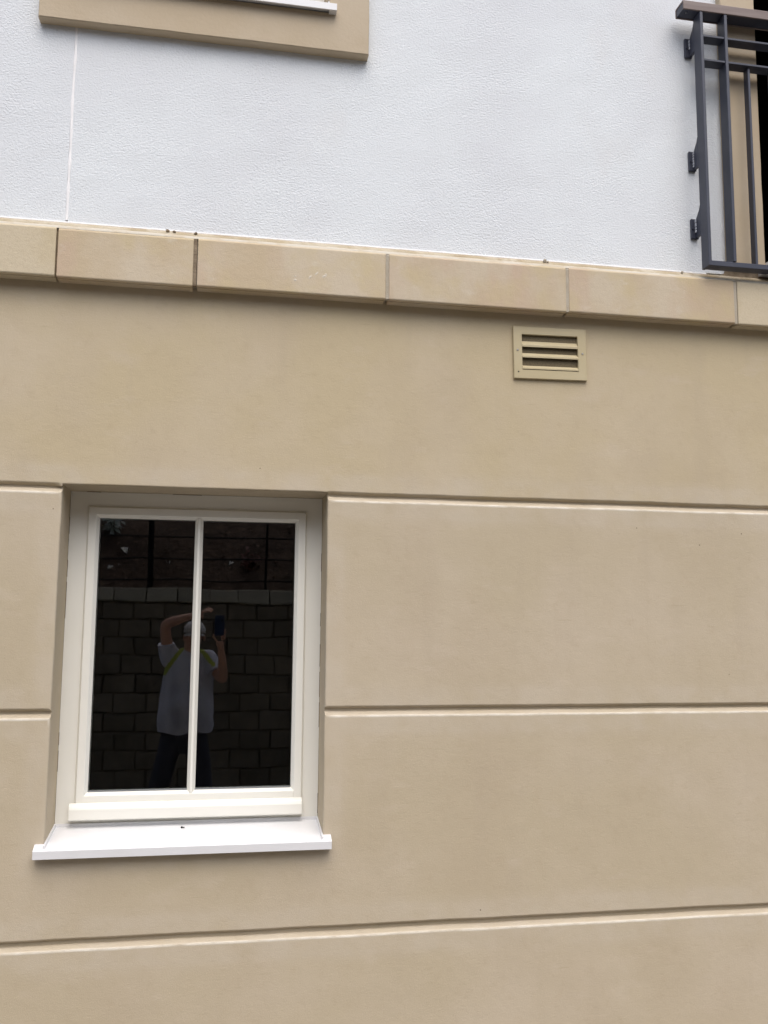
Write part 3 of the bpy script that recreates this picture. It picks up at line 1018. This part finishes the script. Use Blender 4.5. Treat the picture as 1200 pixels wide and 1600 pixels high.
cm = coping_mesh(BW - 0.008)
stuff = bmesh.new()
x = -0.742 - 0.15 - 0.302 * 36
while x < 11.8:
    if -4.2 < x < 4.0:
        o = link('coping_stone', cm, rw, (x, -0.26 + 0.26 + random.uniform(-0.005, 0.004), Z(0.166) + random.uniform(-0.002, 0.003)))
        o.rotation_euler.z = math.pi
        o.rotation_euler.z = 0
    else:
        n0 = len(stuff.verts)
        stuff.from_mesh(cm)
        stuff.verts.ensure_lookup_table()
        for v in stuff.verts[n0:]:
            v.co += Vector((x, RY, Z(0.166)))
    x += 0.302
st = obj('coping_course', stuff, M_COPE, rw)
st['kind'] = 'stuff'
# everything on this wall faces the building (+Y): mirror it about its face
for o in list(rw.children):
    if o.name.startswith(('block', 'coping')):
        me = o.data
        if not me.get('turned'):
            for v in me.vertices:
                v.co.y = -v.co.y
            me.flip_normals()
            me['turned'] = 1

# bank; its upper part, out of view, is raised to block low sky
bm = bmesh.new()
nx, ny = 150, 60
gv = []


def bank_z(x, y):
    d = RY - 0.20 - y
    base = Z(0.20) + min(d, 7.0) * 0.86 + max(0, d - 7.0) * 0.15
    n = noise.noise(Vector((x * 0.5, y * 0.5, 2))) * 0.22 + noise.noise(Vector((x * 2.1, y * 2.1, 5))) * 0.09 + noise.noise(Vector((x * 7, y * 7, 9))) * 0.035
    return base + n * min(1, d / 0.5)


for i in range(nx + 1):
    fx = (i / nx * 2 - 1)
    x = 14 * math.copysign(abs(fx) ** 1.7, fx)
    row = []
    for j in range(ny + 1):
        y = RY - 0.20 - 10.0 * (j / ny) ** 1.7
        row.append(bm.verts.new((x, y, bank_z(x, y))))
    gv.append(row)
for i in range(nx):
    for j in range(ny):
        bm.faces.new((gv[i][j], gv[i + 1][j], gv[i + 1][j + 1], gv[i][j + 1]))
bmesh.ops.recalc_face_normals(bm, faces=bm.faces)
struct(obj('bank', bm, M_SOIL, smooth=True))
bm = bmesh.new()
for k in range(2600):
    x = random.uniform(-4.5, 4)
    y = RY - 0.35 - random.random() ** 1.3 * 4.0
    leafquad(bm, (x, y, bank_z(x, y) + 0.006), (random.uniform(-0.5, 0.5), random.uniform(-0.1, 0.9), 1), random.uniform(0.03, 0.08), random.uniform(0, 6.28))
lo = obj('leaf_litter', bm, M_LEAFB)
lo['kind'] = 'stuff'
lo['label'] = 'brown dead leaves scattered over the dark earth bank'


def refl(px, py, dist):
    """a point at distance dist (wall normal) along the mirrored sight line"""
    d = r2 * (px - 600) - u2 * (py - 800) + fwd * 1408
    d = d / d.y
    return Vector((d.x * dist, CAM.y - (dist - 7.2), Z(d.z * dist)))


spots = [(198, 856, 'pale fallen leaf on the dark bank, the largest of the pale leaves'), (184, 884, 'pale fallen leaf left of the fence post, low on the bank'), (198, 886, 'pale fallen leaf nearest the thick fence post on its left'),
         (271, 884, 'pale fallen leaf between the thick fence post and the glazing bar'), (363, 885, 'pale fallen leaf right of the glazing bar below the middle rail'), (232, 911, 'pale fallen leaf at the left foot of the thick fence post'),
         (246, 910, 'pale fallen leaf at the right foot of the thick fence post')]
for k, (px, py, lab) in enumerate(spots):
    dist = 9.75
    for it in range(30):                       # walk back to the bank surface
        p = refl(px, py, dist)
        if p.z <= bank_z(p.x, p.y) + 0.01:
            break
        dist += 0.04
    bm = bmesh.new()
    leafquad(bm, (p.x - 0.04, p.y, p.z + 0.012), (0.1, 0.7, 1), 0.13 if k == 0 else 0.085, 0.4 + k, 0.65, 0.2)
    o = obj('fallen_leaf', bm, M_LEAFP)
    o['label'] = lab
    o['category'] = 'leaf'
    o['group'] = 'pale leaves lying on the bank'


def plant(px, py, dist, size, m, n, label, group):
    for it in range(60):
        p = refl(px, py, dist)
        if p.z <= bank_z(p.x, p.y):
            break
        dist += 0.04
    p.z = bank_z(p.x, p.y)
    t = thing('plant', label, 'plant', p, group)
    b1, b2 = bmesh.new(), bmesh.new()
    for k in range(9):
        a = random.uniform(0, 6.28)
        tip = p + Vector((math.cos(a) * size * random.uniform(0.2, 1), math.sin(a) * size * random.uniform(0.2, 0.8), size * random.uniform(0.5, 1.5)))
        cyl(b1, p - Vector((0, 0, 0.02)), tip, 0.005, 0.002, 5)
        for q in range(n // 9):
            f = random.uniform(0.35, 1.05)
            c = p.lerp(tip, f) + Vector((random.uniform(-1, 1), random.uniform(-1, 1), random.uniform(-1, 1))) * size * 0.16
            leafquad(b2, c, (random.uniform(-0.7, 0.7), random.uniform(-0.2, 1), random.uniform(0.3, 1)), random.uniform(0.05, 0.1), random.uniform(0, 6.28), 0.5, 0.12)
    obj('stem', b1, M_LEAFB, t)
    obj('foliage', b2, m, t)


plant(176, 838, 9.9, 0.16, M_LEAFG, 110, 'grey-green plant on the bank at the top left of the reflection', 'small plants on the bank')
plant(394, 897, 9.8, 0.13, M_LEAFR, 90, 'dull red plant beside the thin fence post', 'small plants on the bank')

# fence
FY = RY - 0.20
fence = thing('fence', 'dark metal bar fence standing on the coping of the block wall', 'fence', (0, FY, Z(0.30)))
fz = [0.392, 0.615, 0.845, 1.075, 1.30]
for zz in fz:
    bm = bmesh.new()
    cyl(bm, (-9.3, FY, Z(zz)), (9.3, FY, Z(zz)), 0.0085, n=8)
    obj('rail', bm, M_FENCE, fence)
k = -8
while k <= 8:
    x = -0.727 + k * 1.165
    w2 = 0.028 if k % 2 == 0 else 0.011
    bm = bmesh.new()
    box(bm, x - w2, x + w2, FY - 0.008, FY + 0.008, Z(0.24), Z(1.36), 0.002, 1)
    obj('post', bm, M_FENCE, fence)
    k += 1

# ------------------------------------------------------------------ the photographer
def skin(name, pts, edges, m, parent, root, sub=2, offset=Vector((0, 0, 0))):
    """one continuous skinned surface. pts: name -> (x, y, z, rx, ry)"""
    names = list(pts)
    me = bpy.data.meshes.new(name + '_cage')
    me.from_pydata([Vector(pts[n][:3]) for n in names], [(names.index(a), names.index(b)) for a, b in edges], [])
    o = bpy.data.objects.new(name + '_cage', me)
    C.objects.link(o)
    o.modifiers.new('skin', 'SKIN')
    for i, n in enumerate(names):
        sv = me.skin_vertices[0].data[i]
        p = pts[n]
        sv.radius = (p[3], p[4] if len(p) > 4 else p[3])
        sv.use_root = (n == root)
    o.modifiers['skin'].use_smooth_shade = True
    ss = o.modifiers.new('sub', 'SUBSURF')
    ss.levels = sub
    ss.render_levels = sub
    dg = bpy.context.evaluated_depsgraph_get()
    res = bpy.data.meshes.new_from_object(o.evaluated_get(dg), depsgraph=dg)
    bpy.data.objects.remove(o)
    res.name = name
    res.materials.clear()
    for q in (m if isinstance(m, (list, tuple)) else [m]):
        res.materials.append(q)
    L = wloc(parent)
    for v in res.vertices:
        v.co -= L
    for f in res.polygons:
        f.use_smooth = True
    return link(name, res, parent)


PB = Vector((-0.27, -3.80, 0))
per = thing('person', 'person in white cap, pale shirt and dark jeans, holding up a phone', 'person', PB)
TY = -3.80
body = {
    'pelvis': (-0.275, TY, 0.86, 0.14, 0.10), 'waist': (-0.27, TY + 0.01, 1.02, 0.13, 0.10), 'chest': (-0.26, TY - 0.01, 1.26, 0.13, 0.085), 'upper': (-0.252, TY - 0.015, 1.37, 0.085, 0.065),
    'neck': (-0.24, TY + 0.01, 1.475, 0.052, 0.054), 'jaw': (-0.225, TY + 0.055, 1.535, 0.062, 0.07), 'head': (-0.222, TY + 0.045, 1.605, 0.076, 0.095), 'crown': (-0.222, TY + 0.04, 1.665, 0.062, 0.078),
    'nose': (-0.218, TY + 0.150, 1.562, 0.013, 0.013),
    # his left arm (image left): raised, forearm across above the cap
    'shl': (-0.405, TY, 1.415, 0.062), 'uarml': (-0.442, TY + 0.04, 1.56, 0.047), 'elbl': (-0.446, TY + 0.085, 1.685, 0.043), 'farml': (-0.35, TY + 0.17, 1.725, 0.038), 'wrl': (-0.235, TY + 0.255, 1.757, 0.027, 0.025),
    'palml': (-0.180, TY + 0.288, 1.772, 0.022, 0.044), 'knul': (-0.150, TY + 0.298, 1.776, 0.014, 0.040),
    # his right arm: elbow down, hand up at the phone
    'shr': (-0.105, TY, 1.40, 0.062), 'uarmr': (-0.045, TY + 0.07, 1.31, 0.047), 'elbr': (0.020, TY + 0.14, 1.235, 0.042), 'farmr': (0.016, TY + 0.235, 1.36, 0.038), 'wrr': (0.000, TY + 0.320, 1.495, 0.026, 0.024),
    'palmr': (-0.012, TY + 0.335, 1.555, 0.044, 0.022),
    'hipl': (-0.365, TY, 0.80, 0.088), 'knl': (-0.455, TY + 0.02, 0.46, 0.058), 'anl': (-0.515, TY - 0.01, 0.09, 0.042), 'tol': (-0.545, TY + 0.13, 0.04, 0.034, 0.03),
    'hipr': (-0.185, TY, 0.80, 0.088), 'knr': (-0.130, TY + 0.02, 0.46, 0.058), 'anr': (-0.10, TY - 0.01, 0.09, 0.042), 'tor': (-0.085, TY + 0.13, 0.04, 0.034, 0.03),
}
bedges = [('pelvis', 'waist'), ('waist', 'chest'), ('chest', 'upper'), ('upper', 'neck'), ('neck', 'jaw'), ('jaw', 'head'), ('head', 'crown'), ('jaw', 'nose'),
          ('upper', 'shl'), ('shl', 'uarml'), ('uarml', 'elbl'), ('elbl', 'farml'), ('farml', 'wrl'), ('wrl', 'palml'), ('palml', 'knul'),
          ('upper', 'shr'), ('shr', 'uarmr'), ('uarmr', 'elbr'), ('elbr', 'farmr'), ('farmr', 'wrr'), ('wrr', 'palmr'),
          ('pelvis', 'hipl'), ('hipl', 'knl'), ('knl', 'anl'), ('anl', 'tol'), ('pelvis', 'hipr'), ('hipr', 'knr'), ('knr', 'anr'), ('anr', 'tor')]
bodyo = skin('body', body, bedges, M_SKIN, per, 'pelvis')


def hand(palm, fingers):
    for ch in fingers:
        pts = {}
        ed = []
        for k, (x, y, z) in enumerate(ch):
            pts['p%d' % k] = (x, y, z, 0.0095 - 0.0008 * k)
            if k:
                ed.append(('p%d' % (k - 1), 'p%d' % k))
        skin('finger', pts, ed, M_SKIN, bodyo, 'p0', sub=2)


# left hand spread flat above the phone to shade it
px, py, pz = body['palml'][:3]
hand(None, [[(px, py + o * 0.4, pz), (px + 0.045, py + o * 0.9 + 0.012, pz + 0.012 + e), (px + 0.080 * s, py + o * 1.2 + 0.022, pz + 0.010 + e * 1.6), (px + 0.105 * s, py + o * 1.4 + 0.028, pz + 0.001 + e * 1.9)]
            for o, s, e in ((0.034, 0.92, 0.004), (0.011, 1.04, 0.010), (-0.012, 1.0, 0.014), (-0.034, 0.82, 0.018))]
     + [[(px - 0.01, py + 0.012, pz), (px + 0.012, py + 0.045, pz - 0.02), (px + 0.035, py + 0.062, pz - 0.035)]])
# right hand: palm behind the phone, fingers closing on one edge, thumb on the other
PHX, PHZ = -0.018, Z(-0.038)
ex0, ex1 = PHX - 0.0445, PHX + 0.0445
hx, hy, hz = body['palmr'][:3]
hand(None, [[(hx + 0.012, hy, hz + 0.005 + q * 0.5), (hx + 0.034, hy + 0.010, hz + 0.018 + q), (ex1 + 0.003, hy + 0.036, hz + 0.030 + q), (ex1 - 0.004, hy + 0.058, hz + 0.034 + q)] for q in (0.0, 0.021, 0.042, 0.063)]
     + [[(hx - 0.016, hy, hz - 0.01), (hx - 0.034, hy + 0.012, hz + 0.015), (ex0 - 0.003, hy + 0.036, hz + 0.042), (ex0 + 0.002, hy + 0.054, hz + 0.062)]])

# clothes
def loft(bm, rings, n=48, sub=5, cap=(True, True), wrinkle=0.004, freq=9):
    """rings: (centre, axis, rx, ry) joined smoothly; rx lies along the world X side of the ring"""
    full = []
    for k in range(len(rings) - 1):
        for q in range(sub):
            t = q / sub
            t2 = t
            a, b = rings[k], rings[k + 1]
            full.append((Vector(a[0]).lerp(Vector(b[0]), t2), Vector(a[1]).lerp(Vector(b[1]), t2), a[2] + (b[2] - a[2]) * t2, a[3] + (b[3] - a[3]) * t2))
    full.append(tuple(map(lambda v: Vector(v) if not isinstance(v, float) else v, rings[-1])))
    # smooth the radii and centres
    for _ in range(3):
        full = [full[0]] + [tuple((full[i - 1][c] + full[i][c] * 2 + full[i + 1][c]) / 4 for c in range(4)) for i in range(1, len(full) - 1)] + [full[-1]]
    prev = None
    first = None
    for c, ax, rx, ry in full:
        ax = ax.normalized()
        sx = Vector((1, 0, 0))
        sx = (sx - ax * sx.dot(ax))
        sx = sx.normalized() if sx.length > 0.2 else ax.orthogonal().normalized()
        sy = ax.cross(sx)
        vs = []
        for i in range(n):
            a = 2 * math.pi * i / n
            ca, sa = math.cos(a), math.sin(a)
            e = 0.86
            d = sx * rx * math.copysign(abs(ca) ** e, ca) + sy * ry * math.copysign(abs(sa) ** e, sa)
            p = c + d
            w = noise.noise(Vector((p.x * freq, p.y * freq, p.z * freq * 0.45))) + 0.5 * noise.noise(Vector((p.x * freq * 2.3, p.y * freq * 2.3, p.z * freq)))
            vs.append(bm.verts.new(p + d.normalized() * w * wrinkle))
        if prev:
            for i in range(n):
                bm.faces.new((prev[i], prev[(i + 1) % n], vs[(i + 1) % n], vs[i]))
        else:
            first = vs
        prev = vs
    if cap[0]:
        bm.faces.new(list(reversed(first)))
    if cap[1]:
        bm.faces.new(prev)


UPV = (0, 0, 1)
bm = bmesh.new()
loft(bm, [((-0.272, TY + 0.015, 0.835), UPV, 0.222, 0.160), ((-0.272, TY + 0.018, 0.90), UPV, 0.222, 0.165), ((-0.270, TY + 0.030, 1.04), UPV, 0.210, 0.165), ((-0.262, TY + 0.008, 1.22), UPV, 0.198, 0.140),
          ((-0.255, TY, 1.33), UPV, 0.188, 0.125), ((-0.252, TY - 0.002, 1.41), UPV, 0.160, 0.100), ((-0.246, TY + 0.004, 1.455), UPV, 0.100, 0.075), ((-0.242, TY + 0.008, 1.485), UPV, 0.066, 0.064)], n=96, sub=16, wrinkle=0.017, freq=7)
loft(bm, [((-0.30, TY, 1.36), (-0.6, 0, 0.5), 0.09, 0.10), ((-0.392, TY + 0.004, 1.405), (-0.55, 0.1, 0.8), 0.088, 0.092), ((-0.425, TY + 0.02, 1.47), (-0.25, 0.2, 1), 0.075, 0.080), ((-0.440, TY + 0.036, 1.53), (-0.1, 0.25, 1), 0.068, 0.072)], n=60, sub=12, wrinkle=0.009)
loft(bm, [((-0.20, TY, 1.36), (0.6, 0, 0.2), 0.09, 0.10), ((-0.115, TY + 0.01, 1.385), (0.7, 0.3, -0.4), 0.085, 0.092), ((-0.065, TY + 0.045, 1.335), (0.5, 0.5, -0.8), 0.076, 0.082), ((-0.036, TY + 0.082, 1.285), (0.4, 0.5, -0.8), 0.070, 0.076)], n=60, sub=12, wrinkle=0.009)
sh = obj('shirt', bm, [M_SHIRT, M_HIVIS], per, smooth=True, angle=60)

for v in sh.data.vertices:                 # the hem hangs unevenly
    zz = v.co.z + PB.z
    if zz < 0.95:
        v.co.z += (0.95 - zz) / 0.12 * (noise.noise(Vector((v.co.x * 7, v.co.y * 7, 4))) * 0.035 - 0.01 * math.cos(v.co.x * 9))


def segd(p, a, b):
    ab = (b[0] - a[0], b[1] - a[1])
    t = max(0, min(1, ((p[0] - a[0]) * ab[0] + (p[1] - a[1]) * ab[1]) / (ab[0] ** 2 + ab[1] ** 2)))
    return math.hypot(p[0] - a[0] - ab[0] * t, p[1] - a[1] - ab[1] * t)


for f in sh.data.polygons:
    c = f.center + PB
    for a, b in (((-0.31, 1.48), (-0.445, 1.29)), ((-0.18, 1.48), (-0.06, 1.35))):
        if segd((c.x, c.z), a, b) < 0.017:
            f.material_index = 1
bm = bmesh.new()
loft(bm, [((-0.275, TY, 0.96), UPV, 0.175, 0.125), ((-0.275, TY - 0.004, 0.86), UPV, 0.190, 0.140), ((-0.278, TY - 0.006, 0.77), UPV, 0.185, 0.135), ((-0.278, TY - 0.004, 0.66), UPV, 0.075, 0.080)], wrinkle=0.006)
loft(bm, [((-0.360, TY - 0.002, 0.82), (0.3, 0, -1), 0.112, 0.130), ((-0.400, TY, 0.66), (0.3, 0, -1), 0.105, 0.122), ((-0.455, TY + 0.015, 0.44), (0.3, 0, -1), 0.088, 0.095), ((-0.50, TY, 0.22), (0.2, 0, -1), 0.080, 0.085), ((-0.520, TY - 0.005, 0.035), (0.1, 0, -1), 0.082, 0.092)], n=32, wrinkle=0.010)
loft(bm, [((-0.195, TY - 0.002, 0.82), (-0.2, 0, -1), 0.112, 0.130), ((-0.160, TY, 0.66), (-0.2, 0, -1), 0.105, 0.122), ((-0.125, TY + 0.015, 0.44), (-0.2, 0, -1), 0.088, 0.095), ((-0.108, TY, 0.22), (-0.1, 0, -1), 0.080, 0.085), ((-0.100, TY - 0.005, 0.035), (-0.1, 0, -1), 0.082, 0.092)], n=32, wrinkle=0.010)
obj('jeans', bm, M_JEANS, per, smooth=True, angle=60)
for a, t in (('anl', 'tol'), ('anr', 'tor')):
    A, T = body[a], body[t]
    skin('shoe', {'h': (A[0], A[1] - 0.045, 0.045, 0.042, 0.042), 'm': (A[0] + (T[0] - A[0]) * 0.5, A[1] + 0.07, 0.05, 0.047, 0.045), 't': (T[0], T[1] + 0.03, 0.036, 0.044, 0.034)}, [('h', 'm'), ('m', 't')], M_SHOE, per, 'm')
# hair, cap, eyes
hc = Vector((-0.222, TY + 0.042, 1.625))
bm = bmesh.new()
bmesh.ops.create_uvsphere(bm, u_segments=20, v_segments=12, radius=1)
bmesh.ops.delete(bm, geom=[v for v in bm.verts if v.co.z > 0.45 or v.co.z < -0.75 or v.co.y > 0.15 + v.co.z * 0.2], context='VERTS')
for v in bm.verts:
    v.co = Vector((v.co.x * 0.085, v.co.y * 0.104, v.co.z * 0.095)) + hc - Vector((0, 0, 0.02))
bmesh.ops.solidify(bm, geom=bm.faces[:], thickness=0.006)
obj('hair', bm, M_HAIR, per, smooth=True)
bm = bmesh.new()
bmesh.ops.create_uvsphere(bm, u_segments=24, v_segments=14, radius=1)
bmesh.ops.delete(bm, geom=[v for v in bm.verts if v.co.z < -0.30], context='VERTS')
for v in bm.verts:
    v.co = Vector((v.co.x * 0.089, v.co.y * 0.112, v.co.z * 0.078 + max(0, v.co.z) * 0.012 * v.co.y)) + hc + Vector((0, 0, 0.016))
bmesh.ops.solidify(bm, geom=bm.faces[:], thickness=0.004)
cap = obj('cap', bm, M_CAP, per, smooth=True)
bm = bmesh.new()
rows = []
for i in range(13):
    a = math.radians(-62 + 124 * i / 12)
    r = []
    for j in range(5):
        t = j / 4
        rad_x, rad_y = 0.088, 0.109 + 0.072 * t * max(0.0, math.cos(a)) ** 0.6
        r.append(bm.verts.new((hc.x + math.sin(a) * rad_x * (1 + 0.06 * t), hc.y + math.cos(a) * rad_y, hc.z + 0.000 - 0.022 * t - 0.014 * abs(math.sin(a)) ** 2)))
    rows.append(r)
for A, B in zip(rows, rows[1:]):
    for j in range(4):
        bm.faces.new((A[j], B[j], B[j + 1], A[j + 1]))
bmesh.ops.solidify(bm, geom=bm.faces[:], thickness=0.004)
bmesh.ops.recalc_face_normals(bm, faces=bm.faces)
obj('brim', bm, M_CAP, cap, smooth=True)
bpy.context.view_layer.update()


def face_y(x, z):
    """front of the face at this spot"""
    ok, loc, nrm, idx = bodyo.ray_cast(Vector((x, TY + 0.5, z)) - PB, Vector((0, -1, 0)))
    return loc.y + PB.y if ok else TY + 0.12


M_LIPS = mat('lips', (0.36, 0.15, 0.12), 0.5)
for sd in (-1, 1):
    ex, ez = -0.221 + sd * 0.031, 1.592
    fy = face_y(ex, ez)
    bm = bmesh.new()
    bmesh.ops.create_uvsphere(bm, u_segments=14, v_segments=8, radius=1)
    for v in bm.verts:
        v.co = Vector((v.co.x * 0.013, v.co.y * 0.007, v.co.z * 0.0065)) + Vector((ex, fy - 0.003, ez))
    e = obj('eye', bm, M_EYEW, per, smooth=True)
    bm = bmesh.new()
    cyl(bm, (ex, fy + 0.0030, ez), (ex, fy + 0.0046, ez), 0.0052, n=12)
    obj('iris', bm, M_SPECK, e)
    bm = bmesh.new()
    bmesh.ops.create_uvsphere(bm, u_segments=10, v_segments=6, radius=1)
    by = face_y(ex, ez + 0.02)
    for v in bm.verts:
        v.co = Vector((v.co.x * 0.019, v.co.y * 0.005, v.co.z * 0.0045)) + Vector((ex, by, ez + 0.020))
    obj('eyebrow', bm, M_HAIR, per, smooth=True)
    bm = bmesh.new()
    bmesh.ops.create_uvsphere(bm, u_segments=12, v_segments=8, radius=1)
    for v in bm.verts:
        v.co = Vector((v.co.x * 0.012, v.co.y * 0.019 * (1 + 0.2 * v.co.z), v.co.z * 0.032)) + Vector((-0.222 + sd * 0.077, TY + 0.045, 1.580))
    obj('ear', bm, M_SKIN, per, smooth=True)
my = face_y(-0.221, 1.522)
bm = bmesh.new()
bmesh.ops.create_uvsphere(bm, u_segments=12, v_segments=6, radius=1)
for v in bm.verts:
    v.co = Vector((v.co.x * 0.024, v.co.y * 0.006, v.co.z * 0.0065)) + Vector((-0.221, my - 0.001, 1.522))
obj('mouth', bm, M_LIPS, per, smooth=True)

# phone, its lens at the viewpoint
phone = thing('phone', 'dark blue phone held upright at head height, reflected in the window', 'phone', (PHX, CAM.y - 0.012, PHZ - 0.078))
bm = bmesh.new()
box(bm, PHX - 0.0375, PHX + 0.0375, CAM.y - 0.024, CAM.y - 0.015, PHZ - 0.078, PHZ + 0.078, 0.004, 3)
obj('phone_body', bm, M_PHONE, phone)
bm = bmesh.new()
cyl(bm, (0.0, CAM.y - 0.0155, H), (0.0, CAM.y - 0.0125, H), 0.0065, n=16)
obj('camera_lens', bm, M_LENS, phone)
bm = bmesh.new()
box(bm, PHX - 0.0345, PHX + 0.0345, CAM.y - 0.0248, CAM.y - 0.0242, PHZ - 0.072, PHZ + 0.072, 0)
obj('screen', bm, M_LENS, phone)
